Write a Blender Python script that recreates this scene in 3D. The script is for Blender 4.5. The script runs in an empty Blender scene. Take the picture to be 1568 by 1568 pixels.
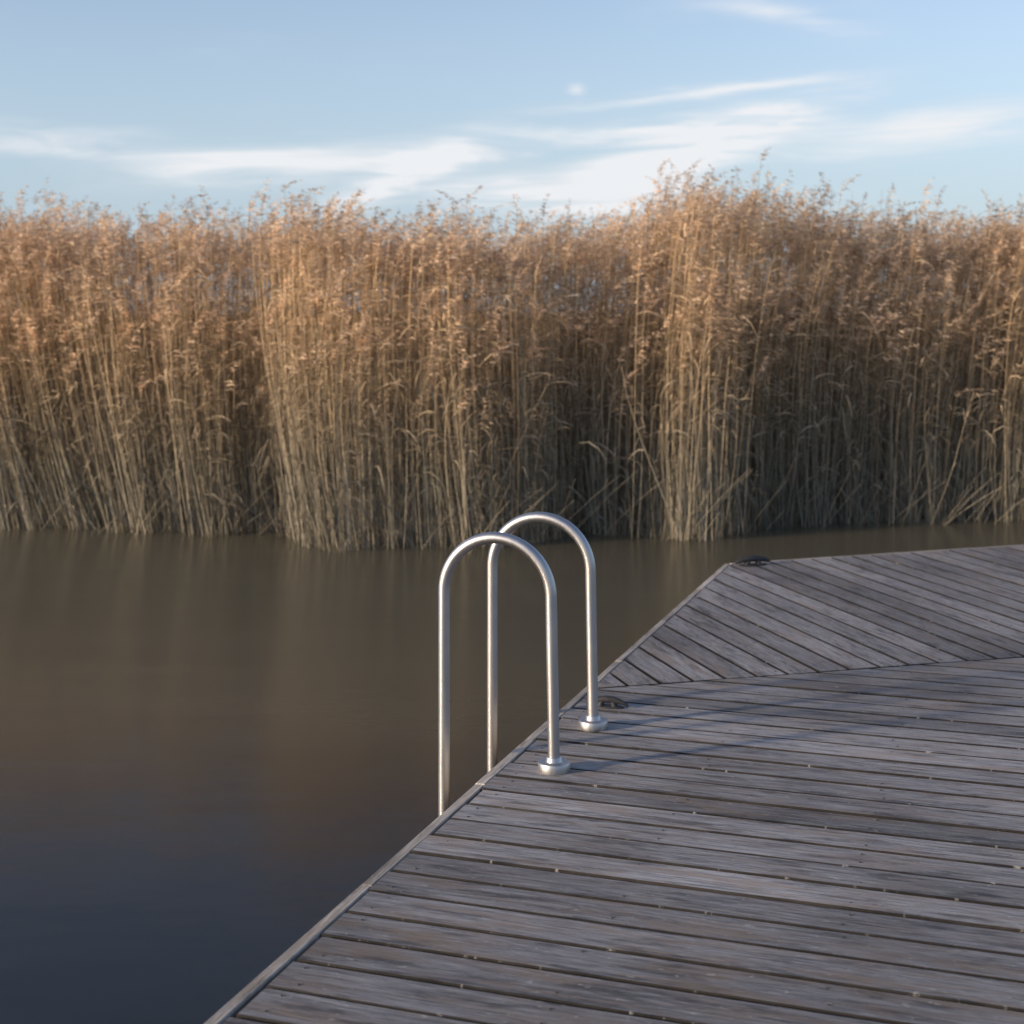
import bpy, math, random
import numpy as np
from mathutils import Vector
random.seed(4); rng=np.random.default_rng(4)
sc=bpy.context.scene
COL=sc.collection
sc.view_settings.view_transform='Standard'; sc.view_settings.look='None'; sc.view_settings.exposure=0
F=2224.0; HY=480.0; CZ=2.0; DZ=0.41

# ---------------- camera
cam=bpy.data.cameras.new("camera"); co=bpy.data.objects.new("camera",cam); COL.objects.link(co)
co.location=(0,0,CZ); co.rotation_euler=(math.radians(90),0,0)
cam.sensor_width=36; cam.lens=F/1568*36; cam.shift_y=-(784-HY)/1568; cam.clip_end=5000
cam.dof.use_dof=True; cam.dof.focus_distance=4.8; cam.dof.aperture_fstop=3.6
sc.camera=co

# ---------------- node helper
class NT:
    def __init__(s,nt): s.nt=nt
    def n(s,t,**k):
        nd=s.nt.nodes.new(t)
        for a,b in k.items(): setattr(nd,a,b)
        return nd
    def put(s,sock,v):
        if isinstance(v,bpy.types.NodeSocket): s.nt.links.new(v,sock)
        else: sock.default_value=v
    def m(s,op,a,b=0.0,c=0.0,clamp=False):
        nd=s.n('ShaderNodeMath',operation=op,use_clamp=clamp)
        s.put(nd.inputs[0],a); s.put(nd.inputs[1],b); s.put(nd.inputs[2],c)
        return nd.outputs[0]
    def vec(s,x,y,z=0.0):
        nd=s.n('ShaderNodeCombineXYZ'); s.put(nd.inputs[0],x); s.put(nd.inputs[1],y); s.put(nd.inputs[2],z); return nd.outputs[0]
    def sep(s,v):
        nd=s.n('ShaderNodeSeparateXYZ'); s.put(nd.inputs[0],v); return nd.outputs
    def noise(s,v,scale=1,detail=4,rough=.5,dist=0):
        nd=s.n('ShaderNodeTexNoise'); s.put(nd.inputs['Vector'],v); nd.inputs['Scale'].default_value=scale
        nd.inputs['Detail'].default_value=detail; nd.inputs['Roughness'].default_value=rough; nd.inputs['Distortion'].default_value=dist
        return nd.outputs[0]
    def mr(s,v,a,b,c=0.0,d=1.0,smooth=False):
        nd=s.n('ShaderNodeMapRange'); 
        if smooth: nd.interpolation_type='SMOOTHSTEP'
        s.put(nd.inputs[0],v)
        for i,x in enumerate((a,b,c,d)): s.put(nd.inputs[i+1],x)
        return nd.outputs[0]
    def mix(s,f,a,b,mode='MIX'):
        nd=s.n('ShaderNodeMix',data_type='RGBA',blend_type=mode)
        s.put(nd.inputs[0],f)
        for i,x in ((6,a),(7,b)):
            s.put(nd.inputs[i],x if isinstance(x,bpy.types.NodeSocket) else (*x[:3],1))
        return nd.outputs[2]
def newmat(name):
    m=bpy.data.materials.new(name); m.use_nodes=True; m.node_tree.nodes.clear()
    t=NT(m.node_tree); out=t.n('ShaderNodeOutputMaterial')
    return m,t,out
def bsdf(t,out,base,rough=.6,metal=0.0,spec=.5,normal=None):
    b=t.n('ShaderNodeBsdfPrincipled')
    t.put(b.inputs['Base Color'],base if isinstance(base,bpy.types.NodeSocket) else (*base,1))
    t.put(b.inputs['Roughness'],rough); t.put(b.inputs['Metallic'],metal); b.inputs['Specular IOR Level'].default_value=spec
    if normal is not None: t.put(b.inputs['Normal'],normal)
    t.put(out.inputs[0],b.outputs[0]); return b
def bump(t,h,strength=.5,dist=.01):
    b=t.n('ShaderNodeBump'); b.inputs['Strength'].default_value=strength; b.inputs['Distance'].default_value=dist
    t.put(b.inputs['Height'],h); return b.outputs[0]

# ---------------- light
SEL,SROT=math.radians(13),math.radians(246)
sd=Vector((math.sin(SROT)*math.cos(SEL),math.cos(SROT)*math.cos(SEL),math.sin(SEL)))
sun=bpy.data.lights.new("sun","SUN"); sun.energy=5.0; sun.angle=math.radians(3.5); sun.color=(1,.79,.57)
so=bpy.data.objects.new("sun",sun); COL.objects.link(so); so.rotation_euler=sd.to_track_quat('Z','Y').to_euler(); so.location=(-6,-6,8)

w=bpy.data.worlds.new("World"); sc.world=w; w.use_nodes=True; w.node_tree.nodes.clear(); t=NT(w.node_tree)
sky=t.n('ShaderNodeTexSky',sky_type='NISHITA',sun_disc=False,sun_elevation=SEL,sun_rotation=SROT)
sky.air_density=1.0; sky.dust_density=.6; sky.ozone_density=1.3
tc=t.n('ShaderNodeTexCoord'); X,Y,Z=t.sep(tc.outputs['Generated'])[:3]
az=t.m('ARCTAN2',X,Y); el=t.m('ARCSINE',Z)
wp=t.noise(t.vec(t.m('MULTIPLY',az,9.0),t.m('MULTIPLY',el,30.0),1.7),1,3,.6)
elw=t.m('ADD',el,t.m('MULTIPLY',t.m('SUBTRACT',wp,.5),.022))
def blob(px,py,lx,ly,ang=0):
    u0=(px-784)/F; v0=(HY-py)/F; a=math.radians(ang); c,s=math.cos(a),math.sin(a)
    du=t.m('SUBTRACT',az,u0); dv=t.m('SUBTRACT',elw,v0)
    p=t.m('ADD',t.m('MULTIPLY',du,c*F/lx),t.m('MULTIPLY',dv,s*F/lx)); q=t.m('SUBTRACT',t.m('MULTIPLY',dv,c*F/ly),t.m('MULTIPLY',du,s*F/ly))
    r=t.m('ADD',t.m('MULTIPLY',p,p),t.m('MULTIPLY',q,q))
    return t.m('EXPONENT',t.m('MULTIPLY',r,-1.0))
v1=t.vec(t.m('ADD',t.m('MULTIPLY',az,7.0),t.m('MULTIPLY',el,-14.0)),t.m('MULTIPLY',el,60.0))
n1=t.noise(v1,1,5,.62,.8)
fine=t.mr(n1,.38,.64)
tot=None
for b,k in ((blob(1000,207,250,14,2),1.4),(blob(1180,188,110,20,14),1.7),(blob(1090,146,170,9,5),1.0),(blob(1000,262,130,42,18),2.2),
          (blob(610,275,110,22,26),1.7),(blob(660,240,80,8,2),1.5),(blob(430,258,190,26,4),1.1),(blob(800,292,180,24,0),1.0),
          (blob(1400,215,160,26,8),.9),(blob(100,230,160,22,-5),.7),(blob(1180,32,120,16,-12),.5),(blob(882,140,12,9,0),.7)):
    v=t.m('MULTIPLY',b,k); tot=v if tot is None else t.m('ADD',tot,v)
gen=t.m('MULTIPLY',t.mr(wp,.5,.75),t.mr(el,.0,.3,.5,.2))
c=t.m('MULTIPLY',t.m('ADD',tot,t.m('MULTIPLY',gen,.25)),t.m('ADD',t.m('MULTIPLY',fine,1.2),.22),clamp=True)
haze=t.mr(el,.27,.0,0,.8,True)
skc=t.mix(1.0,sky.outputs[0],(1.50,1.36,1.44),'MULTIPLY')
c2=t.mix(haze,skc,(2.75,3.85,5.15))
colr=t.mix(t.m('MULTIPLY',c,.95),c2,(6.2,6.3,6.5))
bg=t.n('ShaderNodeBackground'); t.put(bg.inputs[0],colr); bg.inputs[1].default_value=.14
wo=t.n('ShaderNodeOutputWorld'); t.put(wo.inputs[0],bg.outputs[0])
w.cycles.sampling_method='MANUAL'; w.cycles.sample_map_resolution=512

# ---------------- materials
def wood(name,dark,light,warm):
    m,t,out=newmat(name)
    uv=t.n('ShaderNodeUVMap',uv_map='grain'); U,V,_=t.sep(uv.outputs[0])
    at=t.n('ShaderNodeAttribute',attribute_name='prand'); r,g,b=t.sep(at.outputs['Color'])
    wob=t.m('MULTIPLY',t.noise(t.vec(t.m('MULTIPLY',U,1.6),t.m('MULTIPLY',V,3.0)),1,1),.05)
    V2=t.m('ADD',V,wob)
    g1=t.noise(t.vec(t.m('MULTIPLY',U,4.0),t.m('MULTIPLY',V2,85.0)),1,5,.74)
    g2=t.noise(t.vec(t.m('MULTIPLY',U,14.0),t.m('MULTIPLY',V,300.0)),1,2,.6)
    bl=t.noise(t.vec(t.m('MULTIPLY',U,3.0),t.m('MULTIPLY',V,16.0)),1,5,.7)
    bl2=t.noise(t.vec(t.m('MULTIPLY',U,4.0),t.m('MULTIPLY',V,26.0),7.7),1,5,.72)
    lich=t.noise(t.vec(t.m('MULTIPLY',U,22.0),t.m('MULTIPLY',V,45.0)),1,3,.7)
    big=t.noise(t.n('ShaderNodeNewGeometry').outputs['Position'],1.3,1,.5)
    f=t.m('ADD',t.m('MULTIPLY',t.mr(g1,.39,.61),.6),t.m('MULTIPLY',t.mr(g2,.35,.65),.4))
    c=t.mix(f,dark,light)
    c=t.mix(t.m('MULTIPLY',t.mr(bl,.46,.62),t.m('ADD',t.m('MULTIPLY',g,.6),.25)),c,warm)
    c=t.mix(t.m('MULTIPLY',t.mr(bl2,.52,.64),.7),c,tuple(x*.5 for x in dark))
    val=t.m('ADD',t.m('MULTIPLY',r,.65),.70)
    val=t.m('MULTIPLY',val,t.mr(big,.3,.7,.78,1.22))
    c=t.mix(1.0,c,t.vec(val,val,val),'MULTIPLY')
    c=t.mix(t.m('MULTIPLY',t.mr(lich,.63,.70),.6),c,(.44,.43,.40))
    crack=t.mr(g1,.38,.31)
    c=t.mix(t.m('MULTIPLY',crack,.85),c,(.018,.017,.018))
    bsdf(t,out,c,.7,0,.35,bump(t,g1,.8,.005))
    return m
M_wood=wood("weathered_deck_wood",(.100,.097,.103),(.385,.375,.375),(.225,.175,.135))
M_trim=wood("pale_edge_wood",(.24,.215,.185),(.56,.50,.43),(.30,.24,.18))
m,t,out=newmat("dark_timber"); M_dark=m
g=t.noise(t.n('ShaderNodeNewGeometry').outputs['Position'],14,3); bsdf(t,out,t.mix(g,(.008,.007,.007),(.02,.018,.016)),.9,0,.1)

m,t,out=newmat("brushed_stainless_steel"); M_steel=m
tcx=t.n('ShaderNodeTexCoord'); mp=t.n('ShaderNodeMapping'); mp.inputs['Scale'].default_value=(220,220,3); t.put(mp.inputs[0],tcx.outputs['Object'])
n=t.noise(mp.outputs[0],1,3,.6); sm=t.noise(tcx.outputs['Object'],9,4,.6)
bsdf(t,out,t.mix(sm,(.40,.40,.41),(.54,.54,.55)),t.m('ADD',t.mr(n,.3,.7,.34,.46),t.m('MULTIPLY',sm,.08)),1.0,.5,bump(t,n,.15,.001))
m,t,out=newmat("black_cast_iron"); M_iron=m
n=t.noise(t.n('ShaderNodeTexCoord').outputs['Object'],60,3); bsdf(t,out,t.mix(n,(.022,.023,.026),(.055,.055,.06)),.6,.2,.4,bump(t,n,.3,.002))
m,t,out=newmat("rusty_screw"); M_screw=m
bsdf(t,out,t.mix(t.noise(t.n('ShaderNodeNewGeometry').outputs['Position'],50,3),(.03,.027,.025),(.09,.075,.06)),.75,0)

m,t,out=newmat("murky_water"); M_water=m
P=t.n('ShaderNodeNewGeometry').outputs['Position']; px,py,pz=t.sep(P)
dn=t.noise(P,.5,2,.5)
shade_fade=t.mr(t.m('ADD',py,t.m('MULTIPLY',dn,1.4)),5.4,8.6,0,1,True)   # shade on the near water painted into its colour, fading out to brown silt
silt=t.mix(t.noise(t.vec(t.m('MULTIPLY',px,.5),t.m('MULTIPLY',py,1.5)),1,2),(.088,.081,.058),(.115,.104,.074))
c=t.mix(shade_fade,(.015,.015,.014),silt)
rip=t.noise(t.vec(t.m('MULTIPLY',px,1.2),t.m('MULTIPLY',py,3.5)),1,2,.5)
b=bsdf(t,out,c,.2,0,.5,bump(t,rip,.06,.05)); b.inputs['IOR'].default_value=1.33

m,t,out=newmat("earth_ground"); M_ground=m
P=t.n('ShaderNodeNewGeometry').outputs['Position']
n=t.noise(P,2.0,4,.6); n2=t.noise(P,.05,3)
bsdf(t,out,t.mix(n2,t.mix(n,(.03,.024,.015),(.07,.055,.03)),(.09,.08,.035)),.95,0,.2,bump(t,n,.5,.05))

def reedmat(name,lo,hi,trans):
    m,t,out=newmat(name)
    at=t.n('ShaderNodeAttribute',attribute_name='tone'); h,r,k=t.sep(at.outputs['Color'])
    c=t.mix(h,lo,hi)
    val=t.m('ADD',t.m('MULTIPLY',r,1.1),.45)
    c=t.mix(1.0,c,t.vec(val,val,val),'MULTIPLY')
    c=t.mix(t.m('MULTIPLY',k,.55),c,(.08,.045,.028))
    b=t.n('ShaderNodeBsdfDiffuse'); t.put(b.inputs['Color'],c)
    if trans<=0:
        t.put(out.inputs[0],b.outputs[0]); return m
    tr=t.n('ShaderNodeBsdfTranslucent'); t.put(tr.inputs[0],c)
    mx=t.n('ShaderNodeMixShader'); mx.inputs[0].default_value=trans
    t.put(mx.inputs[1],b.outputs[0]); t.put(mx.inputs[2],tr.outputs[0]); t.put(out.inputs[0],mx.outputs[0])
    return m
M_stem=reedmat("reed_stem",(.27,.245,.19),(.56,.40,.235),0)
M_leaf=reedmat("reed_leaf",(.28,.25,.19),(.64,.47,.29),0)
M_plume=reedmat("reed_plume",(.82,.64,.46),(.82,.64,.46),.4)

# ---------------- mesh helper
def mkobj(name,verts,faces,mats,parent=None,smooth=False):
    me=bpy.data.meshes.new(name); me.from_pydata([tuple(v) for v in verts],[],faces); me.update()
    for m in mats: me.materials.append(m)
    if smooth: me.polygons.foreach_set('use_smooth',[True]*len(me.polygons))
    o=bpy.data.objects.new(name,me); COL.objects.link(o)
    if parent: o.parent=parent
    return o
def empty(name,loc=(0,0,0)):
    e=bpy.data.objects.new(name,None); COL.objects.link(e); e.empty_display_size=.2; return e

# ---------------- ground & water
ys=[-3000,-300,13.6,15.2,17.5,40,300,3000]; zs=[-1.3,-1.3,-1.0,.02,.08,.12,.3,.3]
vs=[];fs=[]
for y,z in zip(ys,zs):
    for x in (-3000,-30,30,3000): vs.append((x,y,z))
for i in range(len(ys)-1):
    for j in range(3):
        a=i*4+j; fs.append((a,a+1,a+5,a+4))
mkobj("ground",vs,fs,[M_ground])
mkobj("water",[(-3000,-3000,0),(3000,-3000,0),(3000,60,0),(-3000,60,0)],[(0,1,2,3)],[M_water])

# ---------------- deck
E0=np.array([-.676,3.314]); Cn=np.array([1.357,9.257]); eD=(Cn-E0)/np.linalg.norm(Cn-E0); eN=np.array([eD[1],-eD[0]])
S0=np.array([.33,6.15]); sD=np.array([.991,.28]); sD/=np.linalg.norm(sD); sN=np.array([-sD[1],sD[0]])
fD=np.array([.638,.223]); fD/=np.linalg.norm(fD); fN=np.array([fD[1],-fD[0]])
TR=.040
def clip(poly,p,n):
    out=[]
    for i in range(len(poly)):
        a,b=poly[i],poly[(i+1)%len(poly)]; da=np.dot(a-p,n); db=np.dot(b-p,n)
        if da>=0: out.append(a)
        if (da>=0)!=(db>=0): out.append(a+(b-a)*da/(da-db))
    return out
class Planks:
    def __init__(s): s.v=[];s.f=[];s.uv=[];s.r=[];s.mi=[]
    def add(s,poly,along,z,th,ch=.0025,jz=True,mi=0):
        if len(poly)<3: return
        q=[poly[0]]
        for a in poly[1:]:
            if np.linalg.norm(a-q[-1])>1e-4: q.append(a)
        if np.linalg.norm(q[0]-q[-1])<1e-4: q.pop()
        poly=q
        if len(poly)<3: return
        A=sum(poly[i][0]*poly[(i+1)%len(poly)][1]-poly[(i+1)%len(poly)][0]*poly[i][1] for i in range(len(poly)))
        if abs(A)<.004: return
        if A<0: poly=poly[::-1]
        n=len(poly); cen=sum(poly)/n
        ins=[]
        for i in range(n):
            p0,p1,p2=poly[i-1],poly[i],poly[(i+1)%n]
            d1=(p1-p0)/np.linalg.norm(p1-p0); d2=(p2-p1)/np.linalg.norm(p2-p1)
            n1=np.array([-d1[1],d1[0]]); n2=np.array([-d2[1],d2[0]]); b=n1+n2; b/=max(.3,np.dot(b,n1)); ins.append(p1+b*ch)
        dz=random.uniform(-.0015,.0015) if jz else 0
        tilt=random.uniform(-.008,.008) if jz else 0
        ac=np.array([-along[1],along[0]])
        zt=lambda p: z+dz+tilt*np.dot(p-cen,ac)
        b0=len(s.v)
        for p in ins: s.v.append((p[0],p[1],zt(p)))
        for p in poly: s.v.append((p[0],p[1],zt(p)-ch))
        for p in poly: s.v.append((p[0],p[1],z-th))
        ou,ov=random.uniform(0,80),random.uniform(0,80); rr=(random.random()*.8+.1,random.random(),random.random(),1)
        def uvp(i):
            x=np.array(s.v[i][:2]); return (np.dot(x,along)+ou, np.dot(x,ac)+ov+(0 if i-b0<2*n else .02))
        def face(ix,m_=0):
            s.f.append(ix); s.uv+= [uvp(i) for i in ix]; s.r+=[rr]*len(ix); s.mi.append(m_)
        face([b0+i for i in range(n)])
        for i in range(n):
            j=(i+1)%n
            face([b0+n+i,b0+n+j,b0+j,b0+i],mi); face([b0+2*n+i,b0+2*n+j,b0+n+j,b0+n+i],mi)
        face([b0+2*n+i for i in range(n)][::-1],mi)
    def build(s,name,mats,parent):
        o=mkobj(name,s.v,s.f,mats,parent); me=o.data
        uv=me.uv_layers.new(name='grain'); uv.data.foreach_set('uv',np.array(s.uv,dtype=np.float32).ravel())
        ca=me.color_attributes.new('prand','FLOAT_COLOR','CORNER'); ca.data.foreach_set('color',np.array(s.r,dtype=np.float32).ravel())
        me.polygons.foreach_set('material_index',s.mi); return o
deck=empty("wooden_pier")
screws=[]
pl=Planks(); W=.1505; G=.0145
Ls=8.5
base=E0+eN*TR
k0=-int(7.5/W)
for k in range(k0,60):
    gj=random.uniform(-.002,.002)
    a=base+eD*(k*W+gj); b=a+eD*(W-G)
    cuts=[0]; L=random.choice([3.6,4.2,3.0]) if k%2 else random.choice([4.8,5.4,3.6])
    cuts.append(L)
    while cuts[-1]<Ls: cuts.append(cuts[-1]+3.6)
    for c0,c1 in zip(cuts[:-1],cuts[1:]):
        x0=c0+(random.uniform(-.004,.012) if c0==0 else .002); x1=c1-.002
        poly=[a+eN*x0,a+eN*x1,b+eN*x1,b+eN*x0]
        poly=clip(poly,S0-sN*.006,-sN)
        pl.add(poly,eN,DZ,.034,mi=1)
        for s_ in np.arange(c0+.07,c1,.6):
            for off in (.03,W-G-.03):
                p=a+eD*(off+random.uniform(-.006,.006))+eN*(s_+random.uniform(-.015,.015))
                if np.dot(p-S0,-sN)>.03 and random.random()<.55: screws.append(p)
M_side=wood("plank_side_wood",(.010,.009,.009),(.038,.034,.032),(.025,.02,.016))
pl.build("deck_planks",[M_wood,M_side],deck)
pl=Planks()
aw=-sN
for k in range(-40,60):
    a=S0+sD*(k*W+.03); b=a+sD*(W-G)
    poly=[a+sN*.006,b+sN*.006,b+sN*6,a+sN*6]
    poly=clip(poly,base+eN*.002,eN); poly=clip(poly,Cn+fN*(TR+.002),fN)
    pl.add(poly,aw,DZ,.034,mi=1)
    for s_ in (.06,.6,1.2,1.8,2.4,3.0):
        for off in (.03,W-G-.03):
            p=a+sD*off+sN*s_
            if np.dot(p-base,eN)>.03 and np.dot(p-Cn,fN)>.07: screws.append(p)
pl.build("angled_deck_planks",[M_wood,M_side],deck)
pl=Planks()
def trim(p0,d,nrm,length,seg,first=0):
    x=first
    while x<length:
        x1=min(x+seg,length)
        a=p0+d*(x+.0015); b=p0+d*(x1-.0015); j=random.uniform(-.002,.002)
        pl.add([a+nrm*j,b+nrm*j,b+nrm*(TR-.004),a+nrm*(TR-.004)],d,DZ-.003+random.uniform(-.001,.001),.17,.004)
        x=x1
LE=np.linalg.norm(Cn-E0)
trim(E0-eD*7.5,eD,eN,7.5+LE,.92)
trim(Cn+fD*.03,fD,fN,8,2.4)
pl.build("edge_boards",[M_trim],deck)
v=[];f=[]
for p in screws:
    if p[0]>5.5 or p[1]<2: continue
    b0=len(v); R=.0034
    for i in range(7): v.append((p[0]+R*math.cos(i*2*math.pi/7),p[1]+R*math.sin(i*2*math.pi/7),DZ+.0018))
    for i in range(7): v.append((p[0]+R*math.cos(i*2*math.pi/7),p[1]+R*math.sin(i*2*math.pi/7),DZ-.004))
    f.append([b0+i for i in range(7)])
    for i in range(7): f.append((b0+7+i,b0+7+(i+1)%7,b0+(i+1)%7,b0+i))
mkobj("screws",v,f,[M_screw],deck)
pl=Planks()
for s_ in [.06+.6*i for i in range(14)]:
    a=base+eN*s_-eD*7.4; b=base+eN*(s_+.06)-eD*7.4
    poly=[a,b,b+eD*16,a+eD*16]; poly=clip(poly,Cn+fN*.06,fN)
    pl.add(poly,eD,DZ-.037,.16,.002,False)
pl.build("joists",[M_dark],deck)
v=[];f=[]
for s_ in (.35,2.4,4.8,7.2):
    for tt in np.arange(-6.6,6.1,1.8):
        p=base+eN*s_+eD*tt; b0=len(v)
        for z in (DZ-.2,-1.4):
            for i in range(14): v.append((p[0]+.09*math.cos(i*math.tau/14),p[1]+.09*math.sin(i*math.tau/14),z))
        for i in range(14): f.append((b0+14+i,b0+14+(i+1)%14,b0+(i+1)%14,b0+i))
        f.append([b0+i for i in range(14)])
mkobj("piles",v,f,[M_dark],deck)

# ---------------- tubes / lathe
def tube(path,R,nseg=24):
    path=[Vector(p) for p in path]; v=[];f=[]
    t0=(path[1]-path[0]).normalized(); ref=Vector((0,1,0)) if abs(t0.y)<.9 else Vector((1,0,0))
    u=t0.cross(ref).normalized()
    for i,p in enumerate(path):
        tt=(path[min(i+1,len(path)-1)]-path[max(i-1,0)]).normalized()
        u=(u-tt*u.dot(tt)).normalized(); w_=tt.cross(u)
        r=R[i] if isinstance(R,(list,tuple)) else R
        for j in range(nseg):
            a=math.tau*j/nseg; v.append(p+u*math.cos(a)*r+w_*math.sin(a)*r)
    for i in range(len(path)-1):
        for j in range(nseg):
            k=(j+1)%nseg; f.append((i*nseg+j,i*nseg+k,(i+1)*nseg+k,(i+1)*nseg+j))
    f.append(list(range(nseg))[::-1]); f.append([(len(path)-1)*nseg+j for j in range(nseg)])
    return v,f
def lathe(c,prof,n=40):
    v=[];f=[]
    for r,z in prof:
        for j in range(n): a=math.tau*j/n; v.append((c[0]+r*math.cos(a),c[1]+r*math.sin(a),c[2]+z))
    for i in range(len(prof)-1):
        for j in range(n):
            k=(j+1)%n; f.append((i*n+j,i*n+k,(i+1)*n+k,(i+1)*n+j))
    f.append([(len(prof)-1)*n+j for j in range(n)]); return v,f
def shade(o,ang=35):
    me=o.data; me.polygons.foreach_set('use_smooth',[True]*len(me.polygons))
    me.set_sharp_from_angle(angle=math.radians(ang))
lad=empty("pier_ladder")
aD=-eN
legs=[]
for idx,(bx,by) in enumerate(((.146,5.05),(.311,5.57))):
    r=.2; zc=DZ+.60
    cx,cy=bx-.010+aD[0]*r,by+aD[1]*r
    path=[(bx,by,DZ-.01),(bx-.0005,by,DZ+.03)]
    for i in range(1,12): path.append((bx-.010*i/11,by,DZ+.03+(zc-DZ-.03)*i/11))
    for i in range(1,40):
        a=math.pi*i/40; path.append((cx-aD[0]*r*math.cos(a),cy-aD[1]*r*math.cos(a),zc+r*math.sin(a)))
    wx,wy=cx+aD[0]*r,cy+aD[1]*r; legs.append((wx,wy))
    for i in range(0,12): path.append((wx,wy,zc-(zc+.9)*i/11))
    v,f=tube(path,.0205,32); o=mkobj("handrail_tube",v,f,[M_steel],lad); shade(o)
    v,f=lathe((bx,by,DZ+.001),[(.026,-.002),(.0555,-.002),(.0565,.003),(.0565,.027),(.0545,.031),(.030,.032),(.0285,.034),(.0275,.047),(.0255,.0495),(.0207,.050)])
    o=mkobj("base_flange",v,f,[M_steel],lad); shade(o)
for i,z in enumerate((.08,-.17,-.42)):
    a=Vector((*legs[0],z)); b=Vector((*legs[1],z)); d=(b-a).normalized(); s=Vector((-d.y,d.x,0))
    v=[];f=[]
    for q in (a,b):
        for du,dz in ((-.04,-.012),(.04,-.012),(.04,.006),(.034,.012),(-.034,.012),(-.04,.006)):
            v.append(q+s*du+Vector((0,0,dz)))
    for j in range(6): f.append((j,(j+1)%6,6+(j+1)%6,6+j))
    f+= [list(range(6))[::-1],list(range(6,12))]
    mkobj("ladder_step",v,f,[M_steel],lad)

# ---------------- mooring cleats
def cleat(loc,ang,L,name="mooring_cleat"):
    e=empty(name); ca,sa=math.cos(ang),math.sin(ang)
    def tr(p): return (loc[0]+p[0]*ca-p[1]*sa,loc[1]+p[0]*sa+p[1]*ca,loc[2]+p[2])
    n=21; path=[];R=[]
    for i in range(n):
        q=-1+2*i/(n-1); path.append(tr((q*L/2,0,.022*L/.2+.014*(1-q*q)-.010*abs(q)**3))); R.append(L*(.014+.07*math.sqrt(max(0,1-abs(q)**1.4))))
    v,f=tube(path,R,18); o=mkobj("horns",v,f,[M_iron],e); shade(o,60)
    for sx in (-.17,.17):
        pr=[tr((sx*L,0,-.001)),tr((sx*L*.95,0,.012)),tr((sx*L*.8,0,.022*L/.2+.006))]
        v,f=tube(pr,[.095*L,.075*L,.07*L],18); o=mkobj("leg",v,f,[M_iron],e); shade(o,60)
    v=[];f=[];nn=28
    for s_,z in ((1,0),(1,.004),(.92,.007)):
        for i in range(nn):
            a=math.tau*i/nn; v.append(tr((.40*L*s_*math.cos(a),.15*L*s_*math.sin(a),z)))
    for i in range(2):
        for j in range(nn): k=(j+1)%nn; f.append((i*nn+j,i*nn+k,(i+1)*nn+k,(i+1)*nn+j))
    f.append([2*nn+j for j in range(nn)]); o=mkobj("base_plate",v,f,[M_iron],e); shade(o,40)
cleat((.385,5.86,DZ+.001),math.radians(-12),.17)
cleat((1.52,9.17,DZ+.001),math.radians(19),.25)

# ---------------- reeds
VV=[];QQ=[];TT=[];MI=[];off=0
def ribbon(P,Wd,S,tone,mi):
    global off
    n,k,_=P.shape
    if S.ndim==2: S=S[:,None,:]
    A=P-S*Wd[...,None]*.5; B=P+S*Wd[...,None]*.5
    V=np.stack([A,B],2).reshape(n*k*2,3); T=np.repeat(tone[:,:,None,:],2,2).reshape(n*k*2,3)
    i=np.arange(n)[:,None]*(2*k)+np.arange(k-1)[None,:]*2
    Q=np.stack([i,i+1,i+3,i+2],-1).reshape(-1,4)+off
    VV.append(V.astype(np.float32)); TT.append(T.astype(np.float32)); QQ.append(Q); MI.append(np.full(len(Q),mi)); off+=len(V)
def sm(x,s,seed):
    r=np.random.default_rng(seed); o=0
    for j in range(5): o=o+np.sin(x*s*(1.7**j)+r.uniform(0,6.3))*(.62**j)
    return o/2.2
def frontline(x):
    px=784+x/12.8*F
    base=np.interp(px,[-400,100,316,400,480,620,800,900,1000,1100,1200,1252,1500,1900],[800,812,822,812,842,842,838,815,828,826,812,805,800,795])
    return CZ*F/(base-HY)+.15*sm(x,6,3)
def heightline(x):
    px=784+x/13.2*F
    yy=np.interp(px,[-400,0,316,420,520,620,700,820,900,1000,1080,1150,1252,1400,1900],[300,285,298,300,290,325,315,320,310,285,252,245,268,300,290])
    return CZ+(HY-yy)/F*13.3
N=13500
bx=rng.uniform(-6.2,6.0,N); dy=rng.power(.75,N)*3.5
by=frontline(bx)+dy
hf=np.where(rng.random(N)<.5, rng.normal(.905,.05,N), rng.uniform(.6,.93,N))
front=dy<.35
hf=np.where(front,hf*rng.uniform(.66,1.0,N),hf)
hf=np.clip(hf,.35,1.04)
H=heightline(bx)*hf*(1+.03*sm(bx,6,5)+.035*sm(bx,15,9)+.02*sm(bx+by*1.3,9,19))
leanx=-.06+.18*sm(bx,1.1,7)+rng.normal(0,.13,N)+np.interp(bx,[-3.2,-1.6,0],[-.42,-.30,0])
leany=rng.normal(0,.10,N)-np.where(front,.10,0)
wild=rng.random(N)<.05
leanx=np.where(wild,leanx+rng.normal(0,.55,N),leanx); H=np.where(wild,H*.6,H)
K=7; s=np.linspace(0,1,K)
wind=.10+.06*sm(bx,2,21)
P=np.zeros((N,K,3))
cur=rng.normal(0,.05,N)
P[:,:,0]=bx[:,None]+leanx[:,None]*s**1.0*H[:,None]/2.6+(wind[:,None])*s**4+cur[:,None]*np.sin(s*math.pi)[None]
P[:,:,1]=by[:,None]+leany[:,None]*s+rng.normal(0,.04,N)[:,None]*np.sin(s*math.pi)[None]
P[:,:,2]=-.05+H[:,None]*s*(1-.03*np.abs(leanx[:,None]))
ang=rng.uniform(-1.25,1.25,N); S=np.stack([np.cos(ang),np.sin(ang),np.zeros(N)],1)
Wd=(rng.uniform(.0050,.0095,N)[:,None])*(1-.6*s[None])
rnd=rng.random(N); kk=(rng.random(N)<.2)*rng.random(N)
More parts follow.
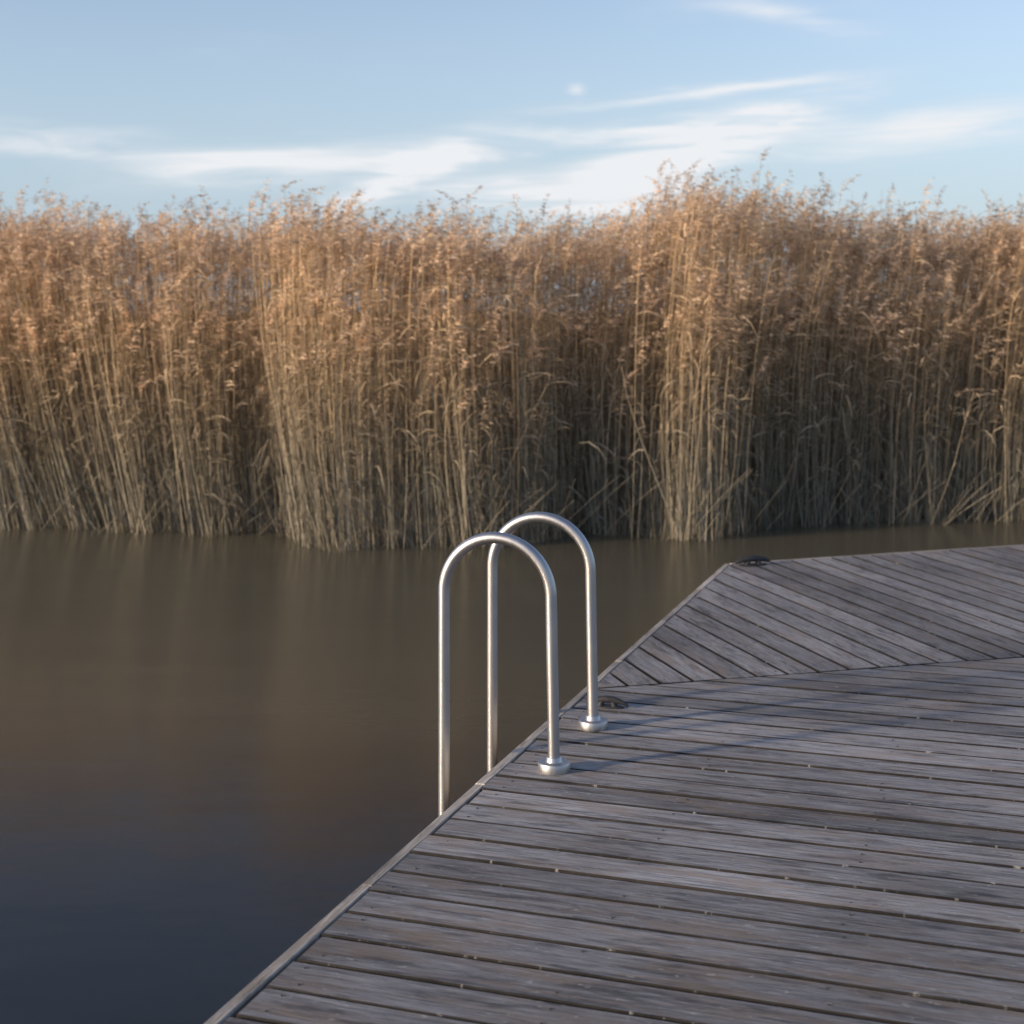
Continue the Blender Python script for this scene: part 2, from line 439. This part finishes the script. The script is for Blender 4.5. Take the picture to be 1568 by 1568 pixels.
def tone(hh,r,k): return np.stack([np.clip(hh,0,1),np.broadcast_to(r,hh.shape),np.broadcast_to(k,hh.shape)],-1)
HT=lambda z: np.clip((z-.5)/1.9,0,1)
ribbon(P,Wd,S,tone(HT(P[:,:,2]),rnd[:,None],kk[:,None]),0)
def leaves(idx,cnt,f0,f1,Lr,wr,droop):
    idx=np.repeat(idx,cnt); n=len(idx)
    f=rng.uniform(f0,f1,n); 
    x=f*(K-1); i0=np.floor(x).astype(int).clip(0,K-2); fr=(x-i0)[:,None]
    p0=P[idx,i0]*(1-fr)+P[idx,i0+1]*fr
    a=np.where(rng.random(n)<.6,rng.normal(0,.7,n),rng.uniform(0,6.28,n)); L=rng.uniform(*Lr,n)
    d=np.stack([np.cos(a),np.sin(a)],1); kq=4; q=np.linspace(0,1,kq)
    up=rng.uniform(.3,.95,n); dr=rng.uniform(*droop,n)
    Q=np.zeros((n,kq,3)); out=np.sqrt(1-up**2)
    Q[:,:,:2]=p0[:,None,:2]+d[:,None,:]*(L*out)[:,None,None]*(q[None,:,None])
    Q[:,:,2]=p0[:,None,2]+(L*up)[:,None]*q[None]-(L*dr)[:,None]*q[None]**2
    S=np.stack([-d[:,1],d[:,0],rng.normal(0,.6,n)],1); S/=np.linalg.norm(S,axis=1)[:,None]
    w_=rng.uniform(*wr,n)[:,None]*np.array([.5,1,.8,.05])[None]
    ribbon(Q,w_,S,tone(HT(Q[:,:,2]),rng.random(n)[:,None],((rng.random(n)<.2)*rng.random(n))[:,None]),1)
leaves(np.arange(N),4,.4,.97,(.14,.36),(.007,.014),(.2,1.1))
leaves(np.where(dy<.6)[0],2,.1,.6,(.12,.35),(.005,.010),(.5,1.6))
# plumes
idx=np.where((rng.random(N)<np.where(hf>.82,.85,.40))&(~wild))[0]; n=len(idx)
nst=36
tip=P[idx,-1]; prev=P[idx,-2]; d0=(tip-prev); d0/=np.linalg.norm(d0,axis=1)[:,None]
low=(hf[idx]<.75)
PL=rng.uniform(.18,.34,n)*np.where(low,1.15,1)
bend=rng.normal(.35,.45,n); wd=np.stack([np.ones(n),rng.normal(0,.35,n),np.zeros(n)],1)
def spine(f):
    return tip[:,None,:]+d0[:,None,:]*(PL[:,None]*(f-.45))[...,None]+wd[:,None,:]*(PL*bend)[:,None,None]*(f**2)[...,None]-np.array([0,0,1])*(PL*np.abs(bend)*.5)[:,None,None]*(f**2)[...,None]
pr=rng.random(n)*.7+.15+np.where(low,.2,0); pk=np.where(tip[:,0]>1.6,.30,.0)*rng.random(n)+ (rng.random(n)<.18)*.7*rng.random(n)
f=rng.uniform(0,1,(n,nst)); p0=spine(f)
a=rng.uniform(0,6.28,(n,nst)); sl=(PL[:,None]*rng.uniform(.18,.38,(n,nst)))*(1.15-.75*f)
rad=.75
dd=d0[:,None,:]*.6+np.stack([np.cos(a)*rad+.2,np.sin(a)*rad,-.1*np.ones_like(a)],-1)
dd/=np.linalg.norm(dd,axis=-1)[...,None]
q3=np.array([0,.5,1.0])
Q=p0[:,:,None,:]+dd[:,:,None,:]*(sl[...,None]*q3)[...,None]
Q[...,2]-=(sl[...,None]*.5)*q3**2
Q=Q.reshape(-1,3,3); m_=len(Q)
a2=rng.uniform(0,6.28,m_); S=np.stack([np.cos(a2),np.sin(a2),rng.normal(0,.5,m_)],1); S/=np.linalg.norm(S,axis=1)[:,None]
w_=rng.uniform(.007,.017,m_)[:,None]*np.array([.7,1,.1])[None]
tn=tone(np.full((m_,3),.5),(np.repeat(pr,nst)+rng.normal(0,.10,m_)).clip(0,1)[:,None],np.repeat(pk,nst)[:,None])
ribbon(Q,w_,S,tn,2)
# broken / fallen stalks at the waterline
n=700; x=rng.uniform(-6.2,6,n); y=frontline(x)+rng.uniform(-.15,.3,n)
L=rng.uniform(.3,1.0,n); el=rng.uniform(.75,1.5,n); sg=np.where(rng.random(n)<.65,-1,1)
q=np.linspace(0,1,4); Q=np.zeros((n,4,3))
Q[:,:,0]=x[:,None]+(sg*np.cos(el)*L)[:,None]*q; Q[:,:,1]=y[:,None]-(rng.uniform(-.1,.25,n)*L)[:,None]*q
Q[:,:,2]=-.03+(np.sin(el)*L)[:,None]*q-(.12*L)[:,None]*q**2
ribbon(Q,np.full((n,4),.006)*np.array([1,1,.9,.5]),np.stack([np.zeros(n),np.full(n,.5),np.full(n,.86)],1),tone(HT(Q[:,:,2]),(rng.random(n)*.6+.1)[:,None],0*x[:,None]),0)

V=np.concatenate(VV);Q=np.concatenate(QQ);T=np.concatenate(TT);MIa=np.concatenate(MI)
me=bpy.data.meshes.new("reed_bed"); me.vertices.add(len(V)); me.vertices.foreach_set('co',V.ravel())
me.loops.add(len(Q)*4); me.loops.foreach_set('vertex_index',Q.ravel().astype(np.int32))
me.polygons.add(len(Q)); me.polygons.foreach_set('loop_start',np.arange(0,len(Q)*4,4,dtype=np.int32))
me.polygons.foreach_set('loop_total',np.full(len(Q),4,dtype=np.int32))
for m in (M_stem,M_leaf,M_plume): me.materials.append(m)
me.polygons.foreach_set('material_index',MIa.astype(np.int32)); me.update()
ca=me.color_attributes.new('tone','FLOAT_COLOR','POINT'); ca.data.foreach_set('color',np.concatenate([T,np.ones((len(T),1),np.float32)],1).ravel())
o=bpy.data.objects.new("reed_bed",me); COL.objects.link(o)
print("faces",len(Q))
